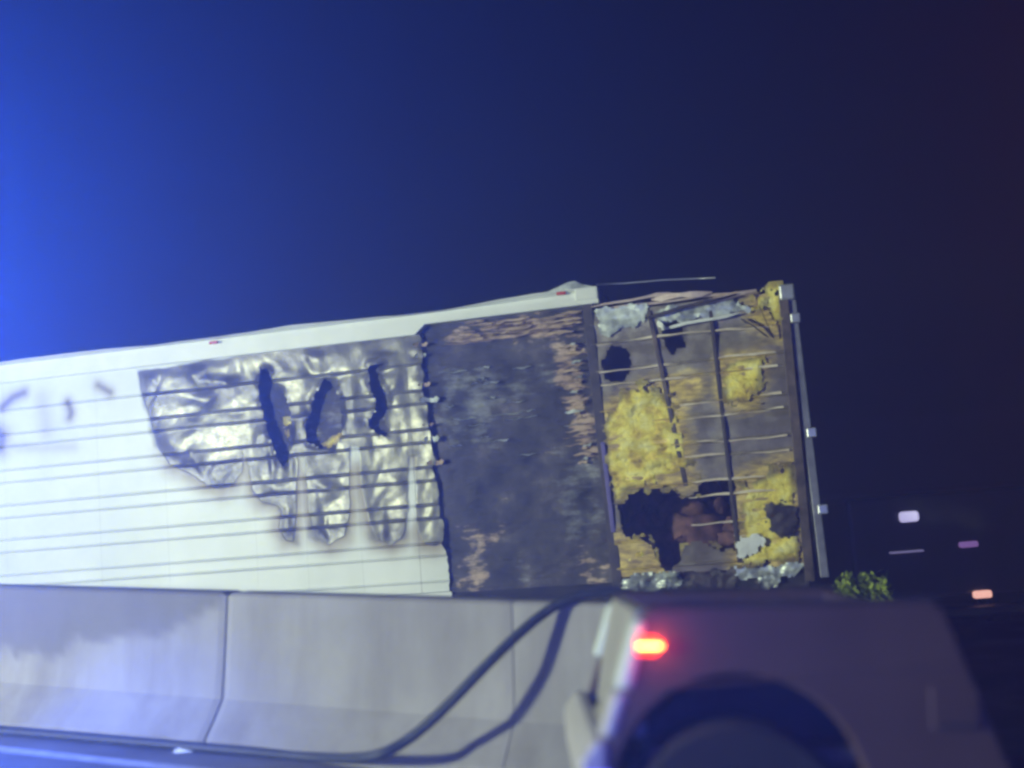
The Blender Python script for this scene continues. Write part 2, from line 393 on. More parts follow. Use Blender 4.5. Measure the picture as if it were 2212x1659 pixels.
# ================================================================== TRAILER
tr = empty('semi_trailer', tuple(TP), (0, 0, -TA))
tag(tr, 'long white box semi trailer with fire-gutted side, parked beyond the concrete barrier', 'trailer')
ZB, ZT = 1.06, 3.76                # bottom and top of the side sheets
GRV = [3.44, 3.16, 3.02, 2.75, 2.61, 2.35, 2.21, 1.96, 1.82, 1.56, 1.43, 1.17]
zr = set(np.round(np.arange(ZB, ZT+1e-6, 0.03), 4).tolist())
zr = {z for z in zr if all(abs(z-g) > 0.026 for g in GRV)}
for g in GRV: zr |= {round(g+d, 4) for d in (-0.024, -0.016, -0.010, -0.005, 0, 0.005, 0.010, 0.016, 0.024)}
zr |= {ZB, ZT}; ZROWS = np.array(sorted(zr))
BARE = WP([(298, 803), (600, 757), (905, 716), (960, 700), (960, 1165), (940, 1180), (918, 1176), (904, 1150), (900, 1060), (899, 985), (884, 985), (881, 1060), (880, 1120), (868, 1160), (845, 1174), (818, 1164), (796, 1125), (782, 1060), (777, 965), (757, 962), (754, 1060), (754, 1115), (742, 1158), (712, 1177), (684, 1160), (668, 1110), (662, 1040), (659, 985), (643, 985), (641, 1060), (640, 1140), (634, 1170), (618, 1168), (602, 1140), (606, 1106), (596, 1092), (566, 1082), (548, 1056), (538, 1005), (526, 975), (520, 1020), (505, 1044), (480, 1056), (448, 1046), (410, 1024), (366, 1002), (344, 968), (326, 905), (306, 845)])
HOLES = [WP(h) for h in (
    [(562, 795), (580, 798), (590, 830), (600, 845), (615, 850), (625, 880), (628, 940), (625, 985), (610, 1010), (598, 990), (588, 960), (570, 900), (558, 850)],
    [(700, 820), (718, 826), (735, 865), (740, 915), (735, 950), (712, 970), (690, 968), (665, 955), (660, 925), (672, 880), (682, 845)],
    [(795, 788), (830, 785), (815, 800), (822, 830), (838, 850), (838, 880), (830, 905), (840, 930), (835, 945), (815, 935), (795, 925), (795, 905), (812, 890), (808, 860), (800, 830)])]
MARKS = [(WP([(4, 880), (28, 858), (52, 848)]), 0.045), (WP([(146, 868), (154, 892), (150, 902)]), 0.04), (WP([(212, 832), (238, 848)]), 0.04), (WP([(-20, 920), (4, 940), (0, 968)]), 0.07)]
MARKS2 = [(WP([(20, 965), (90, 968), (160, 966)]), 0.06), (WP([(90, 860), (100, 930)]), 0.12)]
SOOTY = [WP([(332, 960), (380, 1008), (450, 1048), (508, 1052), (530, 1005), (515, 975), (470, 995), (405, 985), (360, 940)]), WP([(598, 1095), (645, 1095), (645, 1176), (606, 1165)]), WP([(660, 1040), (676, 1100), (690, 1140), (735, 1140), (756, 1090), (758, 1150), (712, 1185), (668, 1160)]), WP([(790, 1120), (815, 1145), (870, 1135), (884, 1110), (880, 1165), (840, 1182), (800, 1165)]), WP([(545, 1030), (575, 1060), (640, 1050), (644, 1092), (570, 1095), (540, 1060)]), WP([(298, 800), (325, 798), (345, 900), (360, 970), (335, 965), (312, 880)]), WP([(540, 985), (560, 1030), (548, 1040), (532, 1000)])]
def segdist(u, z, pl):
    d = np.full(u.shape, 9.0)
    for (ax, ay), (bx, by) in zip(pl[:-1], pl[1:]):
        ex, ey = bx-ax, by-ay; t = np.clip(((u-ax)*ex+(z-ay)*ey)/(ex*ex+ey*ey), 0, 1)
        d = np.minimum(d, np.hypot(u-ax-t*ex, z-ay-t*ey))
    return d
POSTS_U = [W(545, 1000)[0], W(652, 985)[0], W(768, 975)[0], W(890, 960)[0]]
def groove(z):
    y = np.zeros_like(z)
    for g in GRV: y = np.maximum(y, np.exp(-((z-g)/0.0085)**2))
    return y
C_EDGE = [W(903, 690), W(972, 1296)]
def c_left(z):                      # left edge of the burnt-out bay
    (ua, za), (ub, zb) = C_EDGE; return ua+(ub-ua)*(z-za)/(zb-za)
DENTS = []
for k_ in range(230):
    x_, y_ = random.uniform(300, 945), random.uniform(715, 1175)
    L_ = random.uniform(0.07, 0.26); DENTS.append((*W(x_, y_), random.gauss(0.15, 0.8), L_, L_*random.uniform(0.18, 0.5), random.choice((-1, 1))*random.uniform(0.10, 0.26)))
def dents(u, z):
    y = np.zeros_like(u)
    for cu_, cz_, a_, l_, w_, k_ in DENTS:
        if cu_ < u.min()-0.6 or cu_ > u.max()+0.6: continue
        p_ = (u-cu_)*math.cos(a_)+(z-cz_)*math.sin(a_); q_ = -(u-cu_)*math.sin(a_)+(z-cz_)*math.cos(a_)
        y += k_*w_*np.exp(-(p_/l_)**2)*np.where(q_ > 0, np.exp(-(q_/w_)**2), np.exp(-(q_/(w_*0.45))**2))
    return y
def side_panel(ua, ub, fine, rag_right=False):
    du = 0.02 if fine else 0.25
    U = np.linspace(ua, ub, max(2, int(round((ub-ua)/du))+1)); UU, ZZ = np.meshgrid(U, ZROWS)
    if rag_right:                   # last panel: right edge is the torn edge
        t = (UU-ua)/(ub-ua); UU = ua+t*(c_left(ZZ)+0.11*(fbm(ZZ*7, ZZ*0+3, 1, 4, 0.6)-0.5)-0.004-ua)
    bs = sd(UU, ZZ, BARE)+0.05*(fbm(UU*3.2+2, ZZ*3.2, 3, 3)-0.5); burn = sstep(0.07, -0.06, bs) if fine else np.zeros(UU.shape)
    soot = np.zeros(UU.shape); scorch = np.zeros(UU.shape)
    if fine:
        for pl, r in MARKS: soot = np.maximum(soot, np.exp(-(segdist(UU, ZZ, pl)/r)**2)*0.55); scorch = np.maximum(scorch, np.exp(-(segdist(UU, ZZ, pl)/(r*1.8))**2)*0.8)
        for pl, r in MARKS2: scorch = np.maximum(scorch, np.exp(-(segdist(UU, ZZ, pl)/r)**2)*0.35)
        for pl in SOOTY: soot = np.maximum(soot, 0.80*sstep(0.07, -0.07, sd(UU, ZZ, pl)+0.08*(fbm(UU*5, ZZ*5, 1, 3)-0.5)))
        for h in HOLES: soot = np.maximum(soot, 0.45*np.exp(-(np.maximum(sd(UU, ZZ, h), 0)/0.05)**2))
        scorch = np.maximum(scorch, 0.95*np.exp(-(np.maximum(bs, 0)/0.13)**2)*sstep(3.0, 2.5, ZZ)*sstep(0.22, 0.5, fbm(UU*2.5, ZZ*1.5, 2, 3)))
        soot = np.maximum(soot, 0.60*np.exp(-((bs+0.03)/0.06)**2)*sstep(0.28, 0.56, fbm(UU*2.5+1, ZZ*2.5, 0, 3)+0.12))
        soot = np.maximum(soot, 0.65*burn*sstep(0.44, 0.66, fbm(UU*2.2+7, ZZ*3.5, 3, 3)))
    y = -0.017*groove(ZZ)
    if fine:
        deep = sstep(0.02, -0.16, bs)
        wr = np.abs(fbm(UU*2.3+ZZ*1.2, ZZ*3.6-UU*0.9, 0, 3, 0.45)-0.5)*2
        bul = fbm(UU*1.1+4, ZZ*2.1+2, 1, 2, 0.3)-0.5
        pin = np.ones_like(UU)
        for pu in POSTS_U: pin = np.minimum(pin, 0.25+0.75*sstep(0.0, 0.14, np.abs(UU-pu)))
        y = y+deep*pin*(0.010*(wr-0.35)+0.05*bul+0.8*dents(UU, ZZ))*(1-0.55*groove(ZZ))
        y = y-0.004*(1-deep)*(fbm(UU*1.3, ZZ*1.8, 2, 2)-0.5)*3
        for h in HOLES:
            hd = sd(UU, ZZ, h); y = y-0.04*np.exp(-(np.maximum(hd, 0)/0.035)**2)*(fbm(UU*9, ZZ*9, 2, 2)-0.25)
    nz, nu = UU.shape; vs = np.stack([UU.ravel(), y.ravel(), ZZ.ravel()], 1)
    idx = np.arange(nz*nu).reshape(nz, nu)
    q = np.stack([idx[:-1, :-1], idx[:-1, 1:], idx[1:, 1:], idx[1:, :-1]], -1).reshape(-1, 4)
    if fine:
        cu_ = UU.ravel()[q].mean(1); cz_ = ZZ.ravel()[q].mean(1); keep = np.ones(len(q), bool)
        jit = 0.025*(fbm(cu_*14, cz_*14, 3, 2)-0.5)
        for h in HOLES: keep &= sd(cu_, cz_, h)+jit > 0
        q = q[keep]
    return from_py('side_panel', vs.tolist(), q.tolist(), 'sheet', tr, True, {'burn': burn, 'soot': soot, 'scorch': scorch})
ends = [-16.0, -14.8, -13.6, -12.4, -11.2, -10.0, -8.75, -7.55, -6.72, POSTS_U[0], POSTS_U[1]+0.0, POSTS_U[2], POSTS_U[3], None]
for a, b in zip(ends[:-1], ends[1:]):
    if b is None: side_panel(a+0.003, c_left(2.4), True, True)
    else: side_panel(a+0.0006, b-0.0006, b > -9.5)
# lining behind the sheets (seen through the holes), charred
def lining(name, poly, y0, du, m, amp, attrs_fn=None, holes=(), fx=3.0, fz=7.0, edge=0.03, parent=tr, smooth=True):
    pu = [p[0] for p in poly]; pz = [p[1] for p in poly]
    U = np.arange(min(pu)-du, max(pu)+du*1.5, du); Z = np.arange(min(pz)-du, max(pz)+du*1.5, du)
    UU, ZZ = np.meshgrid(U, Z); d = sd(UU, ZZ, poly)
    y = y0+amp*(fbm(UU*fx+3, ZZ*fz, 1, 4, 0.6)-0.5)*2
    nz, nu = UU.shape; idx = np.arange(nz*nu).reshape(nz, nu)
    q = np.stack([idx[:-1, :-1], idx[:-1, 1:], idx[1:, 1:], idx[1:, :-1]], -1).reshape(-1, 4)
    cu_ = UU.ravel()[q].mean(1); cz_ = ZZ.ravel()[q].mean(1)
    keep = sd(cu_, cz_, poly)+edge*(fbm(cu_*12, cz_*12, 2, 3)-0.5)*2 < 0
    for h in holes: keep &= sd(cu_, cz_, h)+0.03*(fbm(cu_*12, cz_*12, 3, 2)-0.5) > 0
    q = q[keep]; used = np.unique(q); rm = -np.ones(nz*nu, int); rm[used] = np.arange(len(used))
    at = attrs_fn(UU, ZZ) if attrs_fn else {}
    vs = np.stack([UU.ravel(), y.ravel(), ZZ.ravel()], 1)[used]
    return from_py(name, vs.tolist(), rm[q].tolist(), m, parent, smooth, {k: v.ravel()[used] for k, v in at.items()})
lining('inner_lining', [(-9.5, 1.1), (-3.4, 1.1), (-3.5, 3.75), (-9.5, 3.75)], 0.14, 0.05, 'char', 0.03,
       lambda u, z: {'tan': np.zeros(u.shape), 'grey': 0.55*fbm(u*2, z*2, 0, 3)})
# burnt-out bay: charred lining with tan delaminated streaks
CP = WP([(903, 688), (1263, 652), (1334, 1276), (1332, 1303), (970, 1300)])
TANS = [(WP([(930, 745), (945, 712), (1060, 688), (1252, 660), (1262, 736), (1200, 735), (1080, 728)]), 0.72), (WP([(1195, 735), (1262, 735), (1298, 985), (1245, 990), (1225, 900), (1200, 830)]), 0.80), (WP([(975, 1125), (1085, 1130), (1060, 1200), (1080, 1285), (975, 1290)]), 0.50), (WP([(1225, 1180), (1320, 1190), (1325, 1280), (1250, 1290)]), 0.46)]
GREYS = [(WP([(940, 790), (1100, 795), (1190, 780), (1200, 830), (1060, 885), (1060, 960), (980, 975), (945, 900)]), 0.62), (WP([(1205, 975), (1285, 985), (1300, 1110), (1290, 1160), (1225, 1170), (1200, 1080)]), 0.62), (WP([(1050, 1180), (1130, 1180), (1150, 1270), (1060, 1260)]), 0.36), (WP([(1090, 790), (1180, 800), (1160, 860), (1100, 850)]), 0.55)]
def c_attr(u, z):
    tn = np.zeros(u.shape); gr = np.zeros(u.shape)
    for p, s in TANS: tn = np.maximum(tn, s*sstep(0.16, -0.14, sd(u, z, p)+0.12*(fbm(u*4, z*5, 0, 3)-0.5)))
    for p, s in GREYS: gr = np.maximum(gr, s*sstep(0.16, -0.14, sd(u, z, p)+0.12*(fbm(u*4, z*5, 0, 3)-0.5)))
    return {'tan': tn, 'grey': gr}
lining('charred_bay', CP, 0.055, 0.016, 'char', 0.05, c_attr, (), 2.0, 4.5)
# split laminate strips hanging in the bay
def strip(name, p, q, wd, m, y, sag=0.0, th=0.006):
    (ua, za), (ub, zb) = W(*p), W(*q); n = 7; vs = []
    for i in range(n):
        t = i/(n-1); u = ua+(ub-ua)*t; z = za+(zb-za)*t-sag*math.sin(math.pi*t)+0.006*math.sin(9*t+ua*7)
        wv = wd*random.uniform(0.55, 1.15)*(0.35 if i in (0, n-1) else 1.0); yy = y-0.03*math.sin(math.pi*t*1.3+ua)
        vs += [(u, yy, z-wv/2), (u, yy-0.012, z+wv/2), (u, yy+th, z+wv/2), (u, yy+th+0.01, z-wv/2)]
    fs = [(i*4+a, i*4+(a+1) % 4, (i+1)*4+(a+1) % 4, (i+1)*4+a) for i in range(n-1) for a in range(4)]
    fs += [(0, 1, 2, 3), tuple(4*(n-1)+k for k in (3, 2, 1, 0))]
    return from_py(name, vs, fs, m, tr)
for k in range(46):
    t = random.random(); x = 945+t*260; y = 700-(x-950)*0.105+random.uniform(0, 46)+(6 if x < 1000 else 0); L = random.uniform(40, 110)
    strip('laminate_strip', (x, y), (min(1258, x+L), y-L*0.10+random.uniform(-3, 3)), random.uniform(0.008, 0.028), 'wood', random.uniform(-0.01, 0.03))
for k in range(30):
    y = 742+k*9+random.uniform(-6, 6); x1 = 1262+(y-740)*0.105-random.uniform(0, 22); x0 = x1-random.uniform(18, 60)
    strip('laminate_strip', (x0, y), (x1-4, y-5+random.uniform(-2, 2)), random.uniform(0.008, 0.032), 'wood' if k % 4 else 'crumple', random.uniform(0.0, 0.04))
for k in range(20):
    x = random.uniform(945, 1130); y = random.uniform(790, 985); L = random.uniform(15, 70)
    strip('laminate_strip', (x, y), (x+L, y-L*0.09), random.uniform(0.006, 0.018), 'crumple', random.uniform(0.005, 0.03))
for k in range(7):                 # ragged sheet edge beside the bay
    y = 735+k*42+random.uniform(-18, 18); x = 903+(y-690)*0.113
    strip('torn_edge_strip', (x-14, y), (x+random.uniform(8, 30), y-3), random.uniform(0.02, 0.07), 'crumple' if k % 2 else 'wood', -0.015)

# gutted rear bay
DP = WP([(1272, 668), (1400, 655), (1600, 636), (1690, 636), (1722, 900), (1748, 1238), (1600, 1250), (1338, 1262)])
DH = [WP(h) for h in (
    [(1322, 742), (1358, 756), (1366, 800), (1350, 822), (1308, 818), (1302, 780)],
    [(1424, 690), (1465, 688), (1479, 718), (1476, 752), (1450, 762), (1432, 745)],
    [(1343, 1058), (1460, 1052), (1480, 1074), (1508, 1062), (1520, 1040), (1582, 1035), (1592, 1188), (1560, 1192), (1500, 1172), (1480, 1182), (1452, 1236), (1430, 1226), (1410, 1176), (1380, 1160), (1350, 1166), (1334, 1100)])]
GOLD = [WP(p_) for p_ in ([(1318, 890), (1400, 840), (1460, 880), (1485, 1040), (1345, 1060)], [(1565, 790), (1640, 775), (1620, 865), (1570, 862)], [(1600, 1040), (1710, 1000), (1728, 1205), (1600, 1222)], [(1340, 1168), (1405, 1165), (1425, 1235), (1345, 1245)], [(1440, 835), (1500, 830), (1490, 850), (1445, 850)], [(1630, 630), (1688, 620), (1690, 720), (1640, 690)])]
def rear_sheet():
    U = np.arange(-2.0, 0.12, 0.016); rows = ZROWS[ZROWS > 1.06]; UU, ZZ = np.meshgrid(U, rows)
    UU = UU+0.035*(2.5-ZZ)*0.35
    wr = np.abs(fbm(UU*1.5+9, ZZ*2.6, 2, 3, 0.35)-0.5)*2
    y = -0.026*groove(ZZ)+0.05*(wr-0.4)*(1-0.6*groove(ZZ))+0.03*(fbm(UU*1.5, ZZ*2, 0, 2)-0.5)
    burn = np.ones(UU.shape); soot = 0.38+0.80*(fbm(UU*1.8, ZZ*2.2+5, 1, 4)-0.40)
    top = sstep(3.35, 3.55, ZZ); soot = soot*(1-0.75*top)*(1-0.75*groove(ZZ))  # soot thinned on the ridges, putting their highlight into the colour
    for h in DH: soot = np.maximum(soot, 0.6*np.exp(-(np.maximum(sd(UU, ZZ, h), 0)/0.05)**2))
    gold = np.zeros(UU.shape)
    for p_ in GOLD: gold = np.maximum(gold, np.exp(-(np.maximum(sd(UU, ZZ, p_), 0)/0.17)**2)*0.85)
    soot = soot*(1-0.6*gold)
    nz, nu = UU.shape; idx = np.arange(nz*nu).reshape(nz, nu)
    q = np.stack([idx[:-1, :-1], idx[:-1, 1:], idx[1:, 1:], idx[1:, :-1]], -1).reshape(-1, 4)
    cu_ = UU.ravel()[q].mean(1); cz_ = ZZ.ravel()[q].mean(1)
    keep = sd(cu_, cz_, DP)+0.02*(fbm(cu_*12, cz_*12, 2, 3)-0.5) < 0
    for h in DH: keep &= sd(cu_, cz_, h)+0.10*(fbm(cu_*9, cz_*9, 3, 4, 0.6)-0.5) > 0
    return from_py('burnt_side_panel', np.stack([UU.ravel(), y.ravel(), ZZ.ravel()], 1).tolist(), q[keep].tolist(), 'rear', tr, True, {'soot': soot, 'gold': gold})
rear_sheet()
def foam(poly_px, y0=-0.03, amp=0.08, soot=0.25):
    P = WP(poly_px)
    return lining('insulation_foam', P, y0, 0.018, 'foam', amp, lambda u, z: {'soot': np.clip(soot*2*fbm(u*4, z*5, 3, 3)+0.8*sstep(-0.07, 0.0, sd(u, z, P))-0.25, 0, 1)}, (), 3.0, 10.0, 0.13)
foam([(1306, 925), (1318, 890), (1345, 850), (1385, 826), (1410, 840), (1460, 872), (1478, 930), (1488, 1005), (1512, 1040), (1500, 1064), (1476, 1070), (1460, 1052), (1350, 1060), (1345, 1084), (1326, 1086), (1312, 1000)])
foam([(1340, 1168), (1380, 1158), (1410, 1180), (1428, 1232), (1345, 1246)], 0.02)
foam([(1472, 1186), (1512, 1176), (1570, 1196), (1586, 1214), (1492, 1236)], 0.03, 0.04, 0.4)
foam([(1562, 800), (1590, 776), (1648, 770), (1642, 830), (1620, 872), (1566, 868)], -0.03, 0.05)
foam([(1598, 1050), (1650, 1030), (1712, 1000), (1722, 1130), (1730, 1208), (1640, 1220), (1596, 1224), (1604, 1170)], -0.035, 0.05, 0.40)
foam([(1624, 628), (1650, 622), (1655, 655), (1638, 668), (1625, 655)], -0.06, 0.03, 0.05)
foam([(1648, 618), (1688, 616), (1690, 690), (1672, 700), (1652, 660)], -0.05, 0.03, 0.15)
foam([(606, 905), (628, 900), (628, 940), (612, 945)], 0.09, 0.03, 0.3)
foam([(690, 958), (725, 925), (738, 930), (728, 955), (700, 970)], 0.09, 0.03, 0.3)
# bare ribs proud of the burnt skin; pale colour stands for their highlight
for g in GRV:
    if g < 1.3: continue
    ua = -1.80 if g > 3.0 else (-1.02 if g > 1.5 else -0.62)
    ub = -0.02 + 0.03*(2.5-g)
    if g < 1.7: ub -= 0.22
    n_ = 16; vs = []
    for i in range(n_+1):
        u = ua+(ub-ua)*i/n_; yy = -0.030-0.012*math.sin(u*5+g*9); zz = g+0.012*math.sin(u*3.1+g*5)+0.004*math.sin(u*17+g)
        h_ = 0.011+0.004*math.sin(u*7+g*3)
        vs += [(u, yy+0.03, zz-h_), (u, yy, zz-h_*0.6), (u, yy+0.006, zz+h_), (u, yy+0.03, zz+h_)]
    fs = [(i*4+a, i*4+(a+1) % 4, (i+1)*4+(a+1) % 4, (i+1)*4+a) for i in range(n_) for a in range(4)]+[(0, 1, 2, 3), (4*n_+3, 4*n_+2, 4*n_+1, 4*n_)]
    from_py('rib', vs, fs, 'cream', tr)
# burnt load heaped inside, seen through the lower hole
for (u, y_, rad, h_) in ((-1.55, 0.75, 0.42, 0.62), (-1.05, 0.9, 0.50, 0.78), (-0.62, 0.7, 0.38, 0.50), (-1.3, 1.6, 0.7, 1.2)):
    vs = []; n_ = 22
    for i in range(n_+1):
        for j in range(n_):
            ph = i/n_*math.pi/2; th = 2*math.pi*j/n_
            k_ = 0.65+0.7*float(fbm(th*1.2+u*3, ph*3+y_, 1, 3))
            vs.append((u+rad*math.cos(ph)*math.cos(th)*k_, y_+rad*math.cos(ph)*math.sin(th)*k_, 1.045+h_*math.sin(ph)*k_))
    fs = [(i*n_+j, i*n_+(j+1) % n_, (i+1)*n_+(j+1) % n_, (i+1)*n_+j) for i in range(n_) for j in range(n_)]
    from_py('burnt_cargo', vs, fs, 'cargo', tr, True)
# grey patches of skin left over the foam
def patch(poly_px, m='crumple', y0=-0.055, amp=0.035, nm='torn_skin'):
    return lining(nm, WP(poly_px), y0, 0.016, m, amp, None, (), 5.0, 7.0, 0.05)
patch([(1650, 1095), (1690, 1082), (1722, 1090), (1716, 1150), (1690, 1162), (1662, 1140)], 'dark_post', -0.09, 0.03)
patch([(1600, 1160), (1640, 1150), (1655, 1165), (1620, 1200), (1596, 1205)], 'rail', -0.08, 0.02)
patch([(1290, 672), (1340, 662), (1398, 655), (1396, 694), (1370, 708), (1345, 706), (1318, 726), (1292, 722)], 'crumple', -0.04, 0.02)
patch([(1412, 668), (1530, 652), (1600, 650), (1620, 672), (1540, 686), (1420, 704)], 'crumple', -0.045, 0.03)
patch([(1342, 1246), (1430, 1236), (1475, 1228), (1470, 1262), (1455, 1268), (1440, 1262), (1415, 1282), (1380, 1290), (1342, 1284)], 'crumple', -0.05, 0.11, 'torn_skirt')
patch([(1440, 1240), (1590, 1228), (1595, 1292), (1420, 1300)], 'dark_post', 0.0, 0.05, 'torn_skirt')
patch([(1590, 1226), (1735, 1216), (1720, 1240), (1650, 1246), (1600, 1250)], 'crumple', -0.03, 0.04, 'torn_skirt')
patch([(1640, 1245), (1690, 1238), (1672, 1268), (1655, 1280), (1640, 1270)], 'crumple', -0.03, 0.11, 'torn_skirt')
patch([(1590, 1248), (1745, 1236), (1750, 1285), (1590, 1296)], 'dark_post', 0.03, 0.04, 'torn_skirt')
# posts
def post(name, p, q, wd, m, y0, y1):
    (ua, za), (ub, zb) = W(*p), W(*q); poly = [(ua-wd/2, za), (ua+wd/2, za), (ub+wd/2, zb), (ub-wd/2, zb)]
    return prism(name, poly, y0, y1, m, tr, 0.006)
post('wall_post', (1268, 650), (1338, 1296), 0.10, 'dark_post', -0.025, 0.10)
post('wall_post', (1402, 672), (1482, 1050), 0.045, 'brown_post', -0.035, 0.03)
post('wall_post', (1533, 655), (1598, 1215), 0.04, 'dark_post', -0.04, 0.03)
post('corner_post', (1692, 640), (1750, 1255), 0.09, 'brown_post', -0.06, 0.09)
post('purple_trim', (1303, 955), (1326, 1150), 0.045, 'violet', -0.045, -0.03)
# rear door hanging askew behind the corner post, with its hinges
door = prism('rear_door', [(0.125, 3.70), (0.205, 3.70), (0.235, 0.96), (0.150, 0.96)], -0.02, 1.25, 'dull_steel', tr, 0.01)
for (px, py) in ((1747, 936), (1771, 1101), (1712, 690)):
    u, z = W(px, py); box('hinge', (u-0.02, -0.075, z-0.045), (u+0.075, -0.022, z+0.05), 'steel', tr, 0.012)
box('corner_casting', (0.05, -0.08, 3.66), (0.20, 0.12, 3.82), 'steel', tr, 0.02)
# bent strips and wire where the roof rail burned away
for p, q, wd, m, y in (((1278, 664), (1450, 636), 0.035, 'pink', -0.06), ((1300, 668), (1600, 634), 0.03, 'pink', -0.03), ((1408, 648), (1540, 636), 0.06, 'pink', -0.09), ((1395, 690), (1592, 640), 0.035, 'dark_post', -0.12), ((1470, 668), (1635, 630), 0.045, 'pink', -0.07), ((1540, 645), (1640, 634), 0.05, 'wood', -0.05), ((1430, 712), (1600, 680), 0.03, 'rail', -0.075), ((1420, 700), (1440, 712), 0.10, 'rail', -0.09), ((1600, 690), (1660, 730), 0.03, 'dark_post', -0.09), ((1640, 665), (1672, 735), 0.03, 'dark_post', -0.11)):
    strip('bent_strip', p, q, wd, m, y)
wp = [(1286, 613), (1350, 610), (1430, 603), (1500, 600), (1545, 598)]
tube('loose_wire', [(W(*p)[0], 0.05, W(*p)[1]) for p in wp], 0.008, 'steel', tr, 6)
# roof rail
RZ = [(-16.0, 3.975, 3.745), (-3.72, 3.985, 3.775)]
def rail():
    vs = []; fs = []; us = np.concatenate([np.linspace(-16, -9.2, 6), np.arange(-9.0, -1.72, 0.06)])
    for u in us:
        wob = 0.010*math.sin(u*2.1)+0.012*float(fbm(u*1.2, 3.0, 1, 3)-0.5)*2
        low = 3.755 if u < -3.72 else 3.755+min(1, (u+3.72)/0.12)*0.10+(u+3.7)*0.004
        zt = 3.975+0.012*max(0, u+3.7)
        prof = [(0.10, zt+0.035+wob*1.6), (-0.012, zt+0.03+wob*1.5), (-0.030, zt+0.010+wob), (0.015, zt-0.004), (0.012, zt-0.05), (-0.034, zt-0.056), (-0.036, low+0.012), (-0.030, low), (0.10, low-0.002)]
        vs += [(u, y, z) for y, z in prof]
    k = 9
    for i in range(len(us)-1):
        for a in range(k-1): fs.append((i*k+a, i*k+a+1, (i+1)*k+a+1, (i+1)*k+a))
    fs.append(tuple(range((len(us)-1)*k, len(us)*k)))
    return from_py('roof_rail', vs, fs, 'rail', tr)
rail()
box('rail_end', (-1.98, -0.05, 3.90), (-1.735, 0.08, 4.04), 'rail', tr, 0.02)
for (px, py) in ((465, 741), (1214, 635)):
    u, z = W(px, py); ob = box('marker_light', (u-0.05, -0.055, z-0.016), (u+0.05, -0.02, z+0.016), 'redlens', tr, 0.008)
# roof skin with the torn flap
U = np.linspace(-16, -1.75, 80); vs = []; 
for u in U:
    for j in range(9):
        y = 0.08+j*0.315; vs.append((u, y, 4.0+0.03*math.sin(j/8*math.pi)+0.012*math.sin(u*3+j)+(0.0)))
fs = [(i*9+j, i*9+j+1, (i+1)*9+j+1, (i+1)*9+j) for i in range(79) for j in range(8)]
from_py('roof_skin', vs, fs, 'rail', tr, True)
fl = WP([(1170, 634), (1225, 608), (1242, 605), (1256, 612), (1288, 618), (1288, 632)])
prism('torn_roof_flap', fl, 0.02, 0.09, 'crumple', tr, 0.01)
# far wall, nose, floor, bottom rail, running gear
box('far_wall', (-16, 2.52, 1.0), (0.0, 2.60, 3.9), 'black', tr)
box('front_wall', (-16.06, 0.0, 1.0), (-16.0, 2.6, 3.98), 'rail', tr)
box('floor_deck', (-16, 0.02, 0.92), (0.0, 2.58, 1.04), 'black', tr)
box('bottom_rail', (-16, -0.02, 0.93), (-3.52, 0.018, 1.055), 'rail', tr)
box('rear_underride_bar', (-0.1, 0.1, 0.45), (0.0, 2.5, 0.56), 'steel', tr, 0.01)
for x in (-0.09, -0.04):
    pass
for y in (0.7, 1.85): box('underride_bracket', (-0.09, y-0.04, 0.56), (-0.01, y+0.04, 0.93), 'steel', tr)
for y in (0.35, 2.1):
    box('landing_leg', (-13.1, y, 0.0), (-12.95, y+0.14, 0.95), 'steel', tr, 0.01)
    box('landing_foot', (-13.18, y-0.05, -0.055), (-12.87, y+0.19, 0.0), 'steel', tr, 0.01)
def wheel(parent, c, R, wd, lug=True):
    n = 40; vs = []; fs = []
    prof = [(0.55, -0.42), (0.62, -0.5), (0.93, -0.5), (1.0, -0.40), (1.0, 0.40), (0.93, 0.5), (0.62, 0.5), (0.55, 0.42)]
    for i in range(n):
        a = 2*math.pi*i/n
        for r_, y_ in prof: vs.append((math.cos(a)*r_*R, y_*wd, math.sin(a)*r_*R))
    k = len(prof)
    fs = [(i*k+a, i*k+a+1, ((i+1) % n)*k+a+1, ((i+1) % n)*k+a) for i in range(n) for a in range(k-1)]
    t = empty('wheel', c); t.parent = parent
    from_py('tyre', vs, fs, 'tyre', t, False)
    bm = bmesh.new(); bmesh.ops.create_cone(bm, cap_ends=True, segments=32, radius1=R*0.56, radius2=R*0.52, depth=wd*0.7, matrix=Matrix.Rotation(math.pi/2, 4, 'X'))
    me = bpy.data.meshes.new('rim'); bm.to_mesh(me); bm.free(); link('rim', me, 'rim', t)
    return t
for x in (-1.7, -3.0):
    for y in (0.28, 2.3): wheel(tr, (x, y, 0.44), 0.50, 0.5)
    box('axle', (x-0.06, 0.3, 0.38), (x+0.06, 2.3, 0.50), 'plastic', tr)

# ================================================================== HOSE
hz = lambda x, y: 0
def gpt(px, py, lift=0.035):
    r = ray(px, py); t = (gZ+lift-CAM_H)/(r[2]-gB*r[0]); return CAMP+r*t
def hose_front(px, py, off):       # point standing `off` metres in front of the barrier face plane
    r = ray(px, py); nv = np.array([bn[0], bn[1], 0]); p0 = BA+nv*off
    return CAMP+r*(np.dot(p0-CAMP, nv)/np.dot(r, nv))
hp = [gpt(-260, 1562), gpt(-60, 1574), gpt(120, 1588), gpt(330, 1606), gpt(520, 1622), gpt(680, 1636), hose_front(800, 1634, 0.62), hose_front(880, 1598, 0.55), hose_front(960, 1530, 0.47), hose_front(1040, 1448, 0.37), hose_front(1120, 1370, 0.22), hose_front(1185, 1318, 0.09), hose_front(1240, 1291, 0.0), hose_front(1300, 1280, -0.08), hose_front(1352, 1282, -0.15), hose_front(1408, 1300, -0.22), hose_front(1440, 1345, -0.33), hose_front(1460, 1420, -0.40)]
hp = [np.array(p) for p in hp]
